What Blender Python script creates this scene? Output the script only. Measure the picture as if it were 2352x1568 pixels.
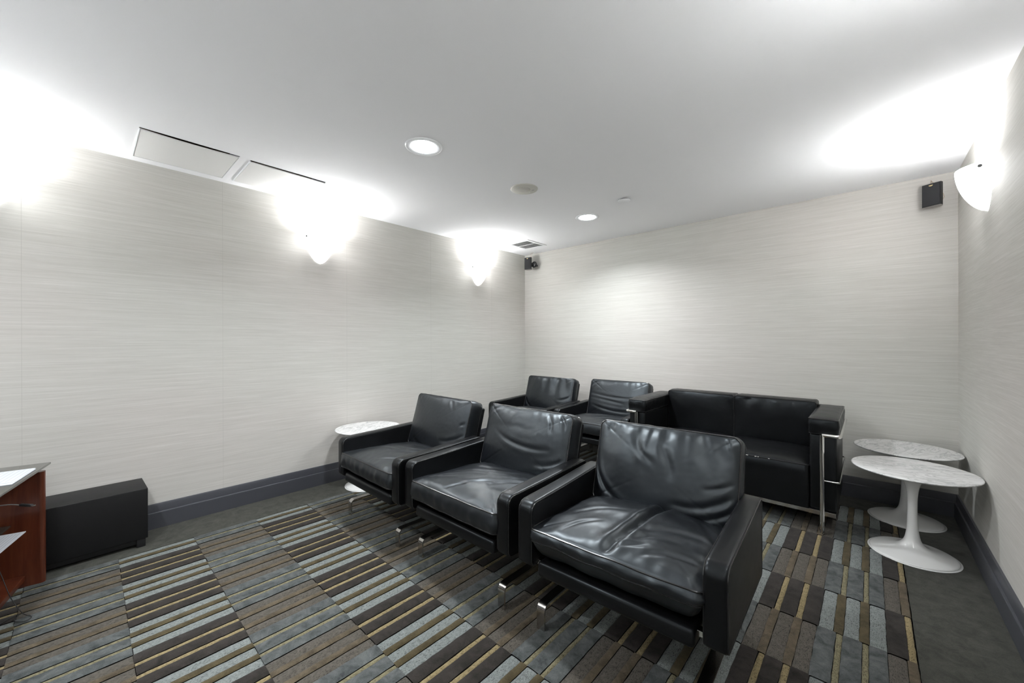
import bpy, bmesh, math, random
from mathutils import Vector, Matrix, noise
for o in list(bpy.data.objects): bpy.data.objects.remove(o, do_unlink=True)
S = bpy.context.scene
C = S.collection
R = math.radians
PI = math.pi

# ------------------------------------------------------------------ camera
cd = bpy.data.cameras.new('camera'); cam = bpy.data.objects.new('camera', cd); C.objects.link(cam)
cd.sensor_width = 36.0; cd.sensor_fit = 'HORIZONTAL'; cd.lens = 897.14/2352*36.0
cd.clip_start = 0.02; cd.clip_end = 50
yaw, pit, rol = R(42.4685), R(-0.0733), R(-0.1399)
fw = Vector((-math.sin(yaw)*math.cos(pit), math.cos(yaw)*math.cos(pit), math.sin(pit)))
rt = Vector((math.cos(yaw), math.sin(yaw), 0)); up = rt.cross(fw)
rt2 = rt*math.cos(rol) + up*math.sin(rol); up2 = up*math.cos(rol) - rt*math.sin(rol)
m = Matrix((rt2, up2, -fw)).transposed().to_4x4(); m.translation = Vector((0, 0, 1.232))
cam.matrix_world = m
S.camera = cam
# ------------------------------------------------------------------ world, exposure
w = bpy.data.worlds.new('world'); S.world = w; w.use_nodes = True
w.node_tree.nodes['Background'].inputs[0].default_value = (0.8, 0.85, 0.9, 1)
w.node_tree.nodes['Background'].inputs[1].default_value = 0.05
S.view_settings.view_transform = 'Standard'; S.view_settings.look = 'None'
S.view_settings.gamma = 1.0; S.view_settings.use_curve_mapping = False
S.view_settings.exposure = 0.42
# lamp strengths used by the lamp builders below
P_SCONCE = 9.0
P_DOWN = 19.5
E_GLASS = 66.0
E_LENS = 16.0

# room
XL, XR, YB, YF, H = -3.492, 0.4535, 4.079, -0.95, 2.4

# ------------------------------------------------------------------ materials
def mat(name, col=(.8, .8, .8), rough=.5, metal=0., spec=.5, coat=0., emit=None, estr=0.):
    mt = bpy.data.materials.new(name); mt.use_nodes = True
    b = mt.node_tree.nodes['Principled BSDF']
    b.inputs['Base Color'].default_value = (*col, 1); b.inputs['Roughness'].default_value = rough
    b.inputs['Metallic'].default_value = metal; b.inputs['Specular IOR Level'].default_value = spec
    b.inputs['Coat Weight'].default_value = coat
    if emit:
        b.inputs['Emission Color'].default_value = (*emit, 1); b.inputs['Emission Strength'].default_value = estr
    return mt
def nt(mt): return mt.node_tree, mt.node_tree.nodes['Principled BSDF']
def coords(t, scale=(1, 1, 1), kind='Object', rot=(0, 0, 0)):
    c = t.nodes.new('ShaderNodeTexCoord'); mp = t.nodes.new('ShaderNodeMapping')
    mp.inputs['Scale'].default_value = scale; mp.inputs['Rotation'].default_value = rot
    t.links.new(c.outputs[kind], mp.inputs[0]); return mp.outputs[0]
def noi(t, vec, scale, detail=4, rough=.6, dist=0.):
    n = t.nodes.new('ShaderNodeTexNoise'); n.inputs['Scale'].default_value = scale
    n.inputs['Detail'].default_value = detail; n.inputs['Roughness'].default_value = rough
    n.inputs['Distortion'].default_value = dist
    t.links.new(vec, n.inputs['Vector']); return n.outputs['Fac']
def ramp(t, fac, stops):
    r = t.nodes.new('ShaderNodeValToRGB'); e = r.color_ramp.elements
    while len(e) < len(stops): e.new(.5)
    for i, (p, c) in enumerate(stops): e[i].position = p; e[i].color = (*c, 1)
    t.links.new(fac, r.inputs[0]); return r.outputs[0]
def bump(t, b, h, strength=.3, dist=.01):
    n = t.nodes.new('ShaderNodeBump'); n.inputs['Strength'].default_value = strength
    n.inputs['Distance'].default_value = dist
    t.links.new(h, n.inputs['Height']); t.links.new(n.outputs[0], b.inputs['Normal'])

def leather(name, col=(.0125, .0128, .0145), rough=.40, sc=1.0, spec=.5):
    mt = mat(name, col, rough, spec=spec); t, b = nt(mt); b.inputs['Specular Tint'].default_value = (.84, .94, 1.0, 1)  # cool cast of the lamp light put into the highlight tint
    v = coords(t)
    f = noi(t, v, 9, 3, .6)
    t.links.new(ramp(t, f, [(.3, tuple(c*.8 for c in col)), (.7, tuple(c*1.25 for c in col))]), b.inputs['Base Color'])
    rr = t.nodes.new('ShaderNodeMapRange'); rr.inputs[3].default_value = rough-.03; rr.inputs[4].default_value = rough+.04
    t.links.new(noi(t, v, 14, 4, .6), rr.inputs[0]); t.links.new(rr.outputs[0], b.inputs['Roughness'])
    vo = t.nodes.new('ShaderNodeTexVoronoi'); vo.inputs['Scale'].default_value = 420
    t.links.new(v, vo.inputs['Vector'])
    bump(t, b, vo.outputs['Distance'], .05*sc, .0004)
    return mt
M = {}
M['leather'] = leather('black_leather', (.0048, .0054, .0070), .385, spec=.72)
M['leather_arm'] = leather('black_leather_arm', (.0045, .0044, .0048), .33, spec=.28)
M['leather_sofa'] = leather('sofa_leather', (.0042, .0042, .0046), .35, spec=.34)
M['leather_brown'] = leather('softened_leather', (.017, .0155, .0165), .42)
M['piping'] = mat('piping_leather', (.010, .010, .011), .27, spec=.7)
def brushed(name, col, rough):
    mt = mat(name, col, rough, 1.0); t, b = nt(mt)
    bump(t, b, noi(t, coords(t, (400, 6, 400)), 1, 2), .05, .0005); return mt
M['chrome'] = mat('polished_chrome', (.80, .79, .77), .10, 1.0)
M['steel'] = brushed('brushed_steel', (.62, .60, .57), .19)
M['ceiling'] = mat('ceiling_paint', (.93, .93, .94), .9, spec=.1)
t, b = nt(M['ceiling']); bump(t, b, noi(t, coords(t), 160, 3), .05, .001)
def wallpaper(name, ax):
    mt = mat(name, (.6, .58, .54), .75, spec=.25); t, b = nt(mt)
    s = (1.6, 1.6, 150) ; s2 = (5, 5, 420)
    v1 = coords(t, s); v2 = coords(t, s2); v3 = coords(t, (.55, .55, .7)); v4 = coords(t, (3.2, 3.2, 60))
    n1 = noi(t, v1, 1, 5, .7); n2 = noi(t, v2, 1, 3, .6); n3 = noi(t, v3, 1, 2, .5); n4 = noi(t, v4, 1, 3, .6)
    base = ramp(t, n1, [(.28, (.568, .554, .525)), (.5, (.608, .595, .567)), (.62, (.638, .626, .600)), (.76, (.72, .71, .685))])
    fine = ramp(t, n2, [(.3, (.86, .86, .855)), (.7, (1.0, 1.0, 1.0))])
    hue = ramp(t, n3, [(.35, (.985, 1.0, .98)), (.65, (1.0, .975, .965))])
    band = ramp(t, n4, [(.3, (.95, .95, .945)), (.7, (1.0, 1.0, 1.0))])
    def mul(a, c):
        mx = t.nodes.new('ShaderNodeMix'); mx.data_type = 'RGBA'; mx.blend_type = 'MULTIPLY'; mx.inputs[0].default_value = 1
        t.links.new(a, mx.inputs[6]); t.links.new(c, mx.inputs[7]); return mx.outputs[2]
    t.links.new(mul(mul(mul(base, fine), hue), band), b.inputs['Base Color'])
    bump(t, b, n2, .12, .001); return mt
M['wall'] = wallpaper('grasscloth_wallpaper', 0)
M['wall_bounce'] = mat('white_bounce_paint', (.84, .84, .84), .8, spec=.2)  # unseen front wall made white to bounce light onto ceiling and chairs
M['base'] = mat('baseboard_paint', (.060, .062, .073), .38, spec=.5)
t, b = nt(M['base']); bump(t, b, noi(t, coords(t), 30, 3), .05, .002)
M['seam'] = mat('wallpaper_seam', (.42, .41, .38), .8)

def pile(name, c1, c2, kind='cut'):
    mt = mat(name, c1, .95, spec=.12); t, b = nt(mt)
    v = coords(t)
    if kind == 'cut':
        big = noi(t, v, 19, 5, .68, .5); fine = noi(t, v, 420, 2, .6)
        col = ramp(t, big, [(.32, c1), (.68, c2)])
        f = ramp(t, fine, [(.3, (.72, .72, .72)), (.7, (1.15, 1.15, 1.15))])
        bump(t, b, fine, .5, .002)
    else:
        vo = t.nodes.new('ShaderNodeTexVoronoi'); vo.inputs['Scale'].default_value = 1
        t.links.new(coords(t, (430, 150, 300)), vo.inputs['Vector'])
        big = noi(t, v, 60, 3, .6)
        col = ramp(t, big, [(.3, c1), (.7, c2)])
        f = ramp(t, vo.outputs['Distance'], [(.15, (1.12, 1.12, 1.12)), (.6, (.92, .92, .92)), (.9, (.38, .38, .38))])
        bump(t, b, vo.outputs['Distance'], -.6, .002)
    b.inputs['Sheen Weight'].default_value = .08; b.inputs['Sheen Roughness'].default_value = .5
    mx = t.nodes.new('ShaderNodeMix'); mx.data_type = 'RGBA'; mx.blend_type = 'MULTIPLY'; mx.inputs[0].default_value = 1
    t.links.new(col, mx.inputs[6]); t.links.new(f, mx.inputs[7]); t.links.new(mx.outputs[2], b.inputs['Base Color'])
    return mt
CM = [pile('carpet_border_pile', (0.033, 0.034, 0.028), (0.068, 0.068, 0.057)),
      pile('carpet_dark_pile', (0.016, 0.014, 0.012), (0.040, 0.034, 0.030)),
      pile('carpet_gold_loop', (0.189, 0.148, 0.076), (0.258, 0.206, 0.112), 'loop'),
      pile('carpet_pale_blue_loop', (0.139, 0.153, 0.147), (0.202, 0.220, 0.212), 'loop'),
      pile('carpet_bronze_pile', (0.048, 0.038, 0.019), (0.093, 0.074, 0.040)),
      pile('carpet_taupe_loop', (0.065, 0.058, 0.048), (0.099, 0.089, 0.075), 'loop'),
      pile('carpet_tan_pile', (0.055, 0.043, 0.028), (0.120, 0.096, 0.064)),
      pile('carpet_slate_pile', (0.036, 0.041, 0.042), (0.114, 0.122, 0.119)),
      pile('carpet_straw_loop', (0.133, 0.119, 0.071), (0.202, 0.181, 0.112), 'loop'),
      mat('carpet_backing', (.010, .0095, .009), 1.0, spec=.05)]
M['marble'] = mat('white_marble', (.8, .8, .8), .22); t, b = nt(M['marble'])
v = coords(t, (1, 2.6, 1), rot=(0, 0, .9)); n1 = noi(t, v, 5.5, 8, .62, 1.2); n2 = noi(t, v, 2.2, 5, .6, .7)
cA = ramp(t, n1, [(.36, (.80, .80, .795)), (.46, (.74, .74, .735)), (.5, (.50, .50, .50)), (.54, (.75, .75, .745)), (.68, (.82, .82, .815))])
cB = ramp(t, n2, [(.3, (.86, .86, .86)), (.6, (1, 1, 1))])
mx = t.nodes.new('ShaderNodeMix'); mx.data_type = 'RGBA'; mx.blend_type = 'MULTIPLY'; mx.inputs[0].default_value = 1
t.links.new(cA, mx.inputs[6]); t.links.new(cB, mx.inputs[7]); t.links.new(mx.outputs[2], b.inputs['Base Color'])
M['enamel'] = mat('white_enamel', (.80, .80, .785), .16, coat=.3)
M['sub'] = mat('black_vinyl', (.0075, .0075, .008), .5, spec=.3)
t, b = nt(M['sub']); bump(t, b, noi(t, coords(t), 500, 2), .3, .0006)
M['plastic'] = mat('black_plastic', (.012, .012, .013), .38)
M['grille'] = mat('speaker_cloth', (.016, .016, .018), .85)
M['underside'] = mat('grey_plastic', (.34, .32, .30), .5)
M['gold'] = mat('gold_badge', (.85, .68, .35), .3, .9)
M['wood'] = mat('cherry_wood', (.16, .035, .012), .28, spec=.5, coat=.25); t, b = nt(M['wood'])
v = coords(t, (26, 26, 2.2)); n1 = noi(t, v, 1, 5, .65, .6)
t.links.new(ramp(t, n1, [(.25, (.052, .012, .0055)), (.5, (.095, .023, .010)), (.75, (.150, .042, .018))]), b.inputs['Base Color'])
M['tint_glass'] = mat('smoked_glass', (.10, .10, .085), .06); t, b = nt(M['tint_glass'])
b.inputs['Transmission Weight'].default_value = .55; b.inputs['IOR'].default_value = 1.45
M['paper'] = mat('white_paper', (.58, .60, .64), .7)
M['ink'] = mat('printed_ink', (.35, .36, .40), .8)
M['darkink'] = mat('dark_print', (.06, .07, .10), .7)
M['trim'] = mat('white_trim', (.88, .89, .90), .45)
M['panelpaint'] = mat('panel_paint', (.76, .755, .735), .65)
M['plywood'] = mat('raw_edge_brown', (.20, .13, .075), .9)
M['void'] = mat('plenum_dark', (.12, .12, .12), 1.0)
M['glass_lamp'] = mat('frosted_sconce_glass', (.9, .9, .9), .35, emit=(.965, .985, 1.0), estr=E_GLASS); t, b = nt(M['glass_lamp'])
sx = t.nodes.new('ShaderNodeSeparateXYZ'); t.links.new(coords(t), sx.inputs[0])   # glass glows brightest beside the bulb
mr = t.nodes.new('ShaderNodeMapRange'); mr.interpolation_type = 'SMOOTHSTEP'
mr.inputs[1].default_value = -.05; mr.inputs[2].default_value = .12; mr.inputs[3].default_value = E_GLASS*.06; mr.inputs[4].default_value = E_GLASS*1.25
t.links.new(sx.outputs[2], mr.inputs[0])
ab = t.nodes.new('ShaderNodeMath'); ab.operation = 'ABSOLUTE'; t.links.new(sx.outputs[0], ab.inputs[0])
m2 = t.nodes.new('ShaderNodeMapRange'); m2.interpolation_type = 'SMOOTHSTEP'      # the bulb sits off the wall: the front of the bowl is the brightest
m2.inputs[1].default_value = .03; m2.inputs[2].default_value = .11; m2.inputs[3].default_value = .08; m2.inputs[4].default_value = 1.3
t.links.new(ab.outputs[0], m2.inputs[0])
ml = t.nodes.new('ShaderNodeMath'); ml.operation = 'MULTIPLY'; t.links.new(mr.outputs[0], ml.inputs[0]); t.links.new(m2.outputs[0], ml.inputs[1])
mxx = t.nodes.new('ShaderNodeMath'); mxx.operation = 'ADD'; mxx.inputs[1].default_value = 1.6; t.links.new(ml.outputs[0], mxx.inputs[0])
t.links.new(mxx.outputs[0], b.inputs['Emission Strength'])
M['lens'] = mat('downlight_lens', (.9, .9, .9), .4, emit=(.93, .97, 1.0), estr=E_LENS)
M['bulb'] = mat('bulb', (.9, .9, .9), .4, emit=(1.0, .97, .93), estr=12)
M['ivory'] = mat('ivory_plastic', (.60, .59, .53), .5)
M['mesh'] = mat('ivory_perforated', (.50, .48, .44), .7); t, b = nt(M['mesh'])
vo = t.nodes.new('ShaderNodeTexVoronoi'); vo.inputs['Scale'].default_value = 190; vo.inputs['Randomness'].default_value = 0
t.links.new(coords(t), vo.inputs['Vector'])
t.links.new(ramp(t, vo.outputs['Distance'], [(.3, (.20, .19, .17)), (.42, (.56, .54, .49))]), b.inputs['Base Color'])
M['louver'] = mat('grey_louver', (.78, .78, .78), .5)
M['wire'] = mat('tan_wire', (.42, .30, .20), .5)
M['blackwire'] = mat('black_wire', (.02, .02, .02), .5)
M['greywire'] = mat('grey_cable', (.35, .34, .34), .45)
M['screw'] = mat('grey_screw', (.10, .10, .10), .6)
M['screen'] = mat('screen_glass', (.01, .01, .012), .12)
M['scuff'] = mat('worn_white_spot', (.65, .63, .60), .8)

# ------------------------------------------------------------------ helpers
def mk(name, verts, faces, mt, parent=None, smooth=True, ang=40, mats=None, fmat=None):
    me = bpy.data.meshes.new(name); me.from_pydata([tuple(v) for v in verts], [], faces)
    bm = bmesh.new(); bm.from_mesh(me)
    bmesh.ops.recalc_face_normals(bm, faces=bm.faces); bm.to_mesh(me); bm.free()
    if smooth:
        for p in me.polygons: p.use_smooth = True
        if ang: me.set_sharp_from_angle(angle=R(ang))
    for x in (mats or [mt]): me.materials.append(x)
    if fmat is not None:
        for p, i in zip(me.polygons, fmat): p.material_index = i
    o = bpy.data.objects.new(name, me); C.objects.link(o)
    if parent: o.parent = parent
    return o
class MB:
    def __init__(s): s.v = []; s.f = []
    def add(s, V, F):
        n = len(s.v); s.v += [Vector(x) for x in V]; s.f += [tuple(i+n for i in f) for f in F]; return s
    def box(s, x0, x1, y0, y1, z0, z1, bev=0, mtx=None):
        bm = bmesh.new(); bmesh.ops.create_cube(bm, size=1)
        for v in bm.verts: v.co = Vector(((x0+x1)/2+v.co.x*(x1-x0), (y0+y1)/2+v.co.y*(y1-y0), (z0+z1)/2+v.co.z*(z1-z0)))
        if bev: bmesh.ops.bevel(bm, geom=list(bm.edges), offset=bev, segments=3, profile=.5, affect='EDGES')
        bm.verts.index_update()
        V = [v.co.copy() for v in bm.verts]; F = [[v.index for v in f.verts] for f in bm.faces]; bm.free()
        if mtx: V = [mtx @ v for v in V]
        return s.add(V, F)
    def tube(s, pts, r, n=10, closed=False, caps=True, flat=None):
        pts = [Vector(p) for p in pts]; N = len(pts); rings = []
        prev = None
        for i in range(N):
            a = pts[(i-1) % N] if (closed or i > 0) else pts[i]; c = pts[(i+1) % N] if (closed or i < N-1) else pts[i]
            tg = (c-a).normalized()
            if prev is None:
                ref = Vector((0, 0, 1)) if abs(tg.z) < .9 else Vector((1, 0, 0)); nrm = (ref - tg*ref.dot(tg)).normalized()
            else:
                nrm = (prev - tg*prev.dot(tg)); nrm = nrm.normalized() if nrm.length > 1e-6 else prev
            prev = nrm; bn = tg.cross(nrm)
            rings.append([pts[i] + (nrm*math.cos(2*PI*k/n) + bn*math.sin(2*PI*k/n))*r for k in range(n)])
        V = [p for rg in rings for p in rg]; F = []
        for i in range(N if closed else N-1):
            j = (i+1) % N
            for k in range(n): F.append((i*n+k, i*n+(k+1) % n, j*n+(k+1) % n, j*n+k))
        if caps and not closed: F.append(tuple(range(n))[::-1]); F.append(tuple((N-1)*n+k for k in range(n)))
        return s.add(V, F)
    def lathe(s, prof, n=48, c=(0, 0, 0), axis='z'):
        V = []; F = []
        for r, z in prof:
            for k in range(n):
                a = 2*PI*k/n; V.append(Vector((c[0]+r*math.cos(a), c[1]+r*math.sin(a), c[2]+z)))
        for i in range(len(prof)-1):
            for k in range(n): F.append((i*n+k, i*n+(k+1) % n, (i+1)*n+(k+1) % n, (i+1)*n+k))
        if prof[0][0] > 0: F.append(tuple(range(n))[::-1])
        if prof[-1][0] > 0: F.append(tuple((len(prof)-1)*n+k for k in range(n)))
        return s.add(V, F)
    def ribbon(s, path, wid, th, xc):
        """flat bar: path in the YZ plane, width along X"""
        P = [Vector((0, a, b_)) for a, b_ in path]; V = []; F = []
        for i, p in enumerate(P):
            a = P[max(i-1, 0)]; c = P[min(i+1, len(P)-1)]; tg = (c-a).normalized(); nn = Vector((0, -tg.z, tg.y))
            for sx, sn in ((-1, -1), (1, -1), (1, 1), (-1, 1)): V.append(Vector((xc+sx*wid/2, 0, 0))+p+nn*sn*th/2)
        for i in range(len(P)-1):
            for k in range(4): F.append((i*4+k, i*4+(k+1) % 4, i*4+4+(k+1) % 4, i*4+4+k))
        F.append((0, 1, 2, 3)); e = len(P)*4-4; F.append((e, e+1, e+2, e+3))
        return s.add(V, F)
    def xf(s, mtx): s.v = [mtx @ v for v in s.v]; return s
    def build(s, name, mt, parent=None, smooth=True, ang=40): return mk(name, s.v, s.f, mt, parent, smooth, ang)
def arc(c, r, a0, a1, n=8): return [(c[0]+r*math.cos(R(a0+(a1-a0)*i/n)), c[1]+r*math.sin(R(a0+(a1-a0)*i/n))) for i in range(n+1)]
def empty(name, loc, rz=0, label=None, cat=None, group=None):
    o = bpy.data.objects.new(name, None); C.objects.link(o); o.location = loc; o.rotation_euler = (0, 0, rz)
    o.empty_display_size = .1; tag(o, label, cat, group); return o
def tag(o, label=None, cat=None, group=None, kind=None):
    if label: o['label'] = label
    if cat: o['category'] = cat
    if group: o['group'] = group
    if kind: o['kind'] = kind
    return o
def nz(x, y, z=0.): return noise.noise(Vector((x, y, z)))
def ridge(x, y, z=0., p=3): return (1-min(1, abs(nz(x, y, z))*2.2))**p

# ------------------------------------------------------------------ room shell
T = .12
def struct(name, mb, mt, smooth=False):
    o = mb.build(name, mt, None, smooth); o['kind'] = 'structure'; return o
struct('wall_left', MB().box(XL-T, XL, YF-T, YB+T, -.05, H+.0), M['wall'])
struct('wall_back', MB().box(XL, XR, YB, YB+T, -.05, H), M['wall'])
struct('wall_right', MB().box(XR, XR+T, YF-T, YB+T, -.05, H), M['wall'])
struct('wall_front', MB().box(XL, XR, YF-T, YF, -.05, H), M['wall_bounce'])
for i, y in enumerate([-.24, .68, 1.60, 2.52, 3.44]):
    struct('trim_%d' % (i+4), MB().box(XL-.002, XL+.0004, y-.0006, y+.0006, .16, H), M['seam'])

# access-hatch openings in the ceiling
PAN = [(-3.385, -2.937, .206, .657), (-3.385, -2.950, .727, 1.190)]
VENT = (-3.235, -2.900, 3.440, 3.800)
def ceiling():
    xs = sorted({XL-T, XR+T} | {a for p in PAN for a in (p[0]-.004, p[1]+.010)} | {VENT[0]+.03, VENT[1]-.03})
    ys = sorted({YF-T, YB+T} | {a for p in PAN for a in (p[2]-.005, p[3]+.005)} | {VENT[2]+.03, VENT[3]-.03})
    mb = MB()
    holes = [(p[0]-.004, p[1]+.010, p[2]-.005, p[3]+.005) for p in PAN] + [(VENT[0]+.03, VENT[1]-.03, VENT[2]+.03, VENT[3]-.03)]
    vid = {}; V = []; F = []
    def vv(x, y, z):
        k = (round(x, 5), round(y, 5), z)
        if k not in vid: vid[k] = len(V); V.append((x, y, z))
        return vid[k]
    for i in range(len(xs)-1):
        for j in range(len(ys)-1):
            cx, cy = (xs[i]+xs[i+1])/2, (ys[j]+ys[j+1])/2
            if any(h[0] < cx < h[1] and h[2] < cy < h[3] for h in holes): continue
            q = [(xs[i], ys[j]), (xs[i+1], ys[j]), (xs[i+1], ys[j+1]), (xs[i], ys[j+1])]
            F.append([vv(a, b_, H) for a, b_ in q]); F.append([vv(a, b_, H+.10) for a, b_ in q][::-1])
    for h in holes:
        q = [(h[0], h[2]), (h[1], h[2]), (h[1], h[3]), (h[0], h[3])]
        for k in range(4):
            a, b_ = q[k], q[(k+1) % 4]; n = len(V)
            V.extend([(a[0], a[1], H), (b_[0], b_[1], H), (b_[0], b_[1], H+.1), (a[0], a[1], H+.1)]); F.append([n, n+1, n+2, n+3])
    return mk('ceiling', V, F, M['ceiling'], None, False)
tag(ceiling(), kind='structure')
struct('trim_1', MB().box(XL-T, XR+T, YF-T, YB+T, H+.104, H+.14), M['plywood'])   # board above the hatches

# baseboards: taller flat lower board and a set-back cap
def baseboard(name, p0, p1, nrm):
    p0 = Vector(p0); p1 = Vector(p1); nrm = Vector(nrm)
    prof = [(0, 0), (.022, 0), (.022, .104), (.0205, .107), (.013, .1085), (.012, .150), (.009, .160), (0, .161)]
    V = []; 
    for p in (p0, p1):
        for d, z in prof: V.append(p+nrm*d+Vector((0, 0, z)))
    n = len(prof); F = [(i, (i+1) % n, n+(i+1) % n, n+i) for i in range(n)] + [tuple(range(n)), tuple(range(n, 2*n))]
    o = mk(name, V, F, M['base'], None, True, 20); o['kind'] = 'structure'
baseboard('baseboard_left', (XL, YF, 0), (XL, YB, 0), (1, 0, 0))
baseboard('baseboard_back', (XL, YB, 0), (XR, YB, 0), (0, -1, 0))
baseboard('baseboard_right', (XR, YF, 0), (XR, YB, 0), (-1, 0, 0))
baseboard('baseboard_front', (XL, YF, 0), (XR, YF, 0), (0, 1, 0))

# ------------------------------------------------------------------ carpet (one floor mesh, every stripe a raised pile)
def carpet():
    V = []; F = []; FM = []
    def slab(x0, x1, y0, y1, h, mi, seed, rnd=.004):
        nx = 4; ny = max(2, int((y1-y0)/.03))
        xs_ = [0, .12, .5, .88, 1]; zs = [-.0026, .0, 0.0006, .0, -.0026]
        base = len(V)
        for j in range(ny+1):
            v = j/ny; y = y0+(y1-y0)*v
            jl = nz(x0*40, y*28, seed)*.0022; jr = nz(x1*40, y*28, seed+5)*.0022
            ez = -.0006 if j in (0, ny) else 0
            if j == 0: y += nz(x0*30, 3, seed)*.003
            for i in range(5):
                x = x0+.0005+jl + (x1-x0-.0010+jr-jl)*xs_[i]
                V.append((x, y, h+zs[i]+ez))
        for j in range(ny):
            for i in range(4):
                a = base+j*5+i; F.append((a, a+1, a+6, a+5)); FM.append(mi)
        for j in range(ny):      # side skirts
            for i in (0, 4):
                a = base+j*5+i; n = len(V); V.append((V[a][0], V[a][1], -.012)); V.append((V[a+5][0], V[a+5][1], -.012))
                F.append((a, a+5, n+1, n)); FM.append(9 if mi != 0 else mi)
    per = .438; x_start = -.387
    A = [(.061, 1), (.022, 2), (.059, 1), (.023, 2), (.058, 1), (.049, 3), (.033, 4), (.049, 3), (.032, 4), (.052, 3)]
    B = [(.054, 5), (.030, 6), (.053, 5), (.031, 6), (.051, 5), (.063, 7), (.021, 8), (.061, 7), (.020, 8), (.054, 7)]
    X0, X1 = -3.142, .137
    ys = [2.465+(k)*.3345 for k in range(-10, 5)]
    hs = {1: .004, 2: .0, 3: .0, 4: .003, 5: .0, 6: .003, 7: .004, 8: .0}
    seed = 1.7
    for k in range(len(ys)-1):
        y0, y1 = ys[k], ys[k+1]
        pal = A if (k-10) % 2 == 1 else B
        x = x_start - per*8
        while x < X1:
            for wd, mi in pal:
                a, b_ = max(x, X0), min(x+wd, X1)
                if b_-a > .004: seed += 3.1; slab(a, b_, y0+.0002, y1-.0002, hs[mi], mi, seed)
                x += wd
    yb = ys[0]; ye = ys[-1]
    for (x0, x1, y0, y1) in ((XL, X0-.001, YF, YB), (X1+.001, XR, YF, YB), (X0-.001, X1+.001, ye+.001, YB), (X0-.001, X1+.001, YF, yb-.001)):
        slab(x0, x1, y0, y1, .003, 0, 9.1)
    n = len(V); V.extend([(XL-T, YF-T, -.012), (XR+T, YF-T, -.012), (XR+T, YB+T, -.012), (XL-T, YB+T, -.012)]); F.append((n, n+1, n+2, n+3)); FM.append(9)
    n = len(V); V.extend([(XL-T, YF-T, -.05), (XR+T, YF-T, -.05), (XR+T, YB+T, -.05), (XL-T, YB+T, -.05)]); F.append((n, n+3, n+2, n+1)); FM.append(9)
    me = bpy.data.meshes.new('floor'); me.from_pydata(V, [], F)
    for mm in CM: me.materials.append(mm)
    for p, i in zip(me.polygons, FM): p.material_index = i; p.use_smooth = True
    me.set_sharp_from_angle(angle=R(50))
    o = bpy.data.objects.new('floor', me); C.objects.link(o); o['kind'] = 'structure'
carpet()

# ------------------------------------------------------------------ cushions
def rr_bound(s_, t_, W, D, rc):
    m_ = max(abs(s_), abs(t_))
    if m_ < 1e-9: return 0., 0.
    bx, by = s_/m_*W/2, t_/m_*D/2
    cx, cy = W/2-rc, D/2-rc
    if abs(bx) > cx and abs(by) > cy:
        dx, dy = abs(bx)-cx, abs(by)-cy; l = math.hypot(dx, dy)
        k = rc/l if l > 0 else 1
        bx = math.copysign(cx+dx*k, bx); by = math.copysign(cy+dy*k, by)
    return bx*m_, by*m_
def cushion(name, W, D, Th, ct, cb, wr, mt, mtx, parent, nx=70, ny=56, rc=.03, bulge=.008, pr=.0038, pw=2.6, seamw=0., lowpipe=True, sidew=.003):
    """pillow: welted edge, crowned top (ct) and bottom (cb); wr(u, v) adds creases on the top"""
    V = []; F = []
    def prof(s_, t_, c): 
        return c*((1-abs(s_)**pw)*(1-abs(t_)**pw))**.62
    def P(s_, t_): return rr_bound(s_, t_, W, D, rc)
    for j in range(ny+1):
        for i in range(nx+1):
            # denser near the edges
            a = 2*i/nx-1; c = 2*j/ny-1
            a = math.sin(a*PI/2)*.55+a*.45; c = math.sin(c*PI/2)*.55+c*.45
            x, y = P(a, c); ed = min(1, (1-max(abs(a), abs(c)))*9)
            z = Th/2+prof(a, c, ct)+wr(x, y)*ed + seamw*nz(x*7, y*7, 3.)*(1-ed)
            V.append(Vector((x, y, z)))
    idx = lambda i, j: j*(nx+1)+i
    for j in range(ny):
        for i in range(nx): F.append((idx(i, j), idx(i+1, j), idx(i+1, j+1), idx(i, j+1)))
    loop = [idx(i, 0) for i in range(nx)]+[idx(nx, j) for j in range(ny)]+[idx(i, ny) for i in range(nx, 0, -1)]+[idx(0, j) for j in range(ny, 0, -1)]
    nb = len(V); nL = len(loop); rows = 5
    prev = loop
    topl = [V[i].copy() for i in loop]
    for r_ in range(1, rows+1):
        f = r_/rows; cur = []
        for k, li in enumerate(loop):
            q = V[li]; a = V[loop[(k-1) % nL]]; c = V[loop[(k+1) % nL]]
            tg = Vector((c.x-a.x, c.y-a.y, 0)); 
            nn = Vector((tg.y, -tg.x, 0)).normalized() if tg.length > 0 else Vector((0, 0, 0))
            bz = -Th/2+seamw*nz(q.x*7+9, q.y*7, 3.)
            off = bulge*math.sin(PI*f) + sidew*nz(q.x*22+q.y*22, f*2.5, 6.)*math.sin(PI*f)
            cur.append(len(V)); V.append(Vector((q.x, q.y, q.z*(1-f)+bz*f))+nn*off)
        for k in range(nL): F.append((prev[k], prev[(k+1) % nL], cur[(k+1) % nL], cur[k]))
        prev = cur
    botl = [V[i].copy() for i in prev]
    # underside: rings towards the centre
    last = prev
    for f in (.992, .975, .95, .91, .85, .7, .45, .15):
        cur = []
        for li in prev:
            q = V[li]; cur.append(len(V)); V.append(Vector((q.x*f, q.y*f, q.z-cb*(1-f**14)+(-Th/2-q.z)*(1-f))))
        for k in range(nL): F.append((last[k], last[(k+1) % nL], cur[(k+1) % nL], cur[k]))
        last = cur
    F.append(tuple(last))
    V = [mtx @ v for v in V]
    o = mk(name, V, F, mt, parent, True, 60)
    pb = MB()
    if pr:
        pb.tube([mtx @ p for p in topl], pr, 6, closed=True)
        if lowpipe: pb.tube([mtx @ p for p in botl], pr*.9, 6, closed=True)
        pb.build('piping', M['piping'], o)
    return o

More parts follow.
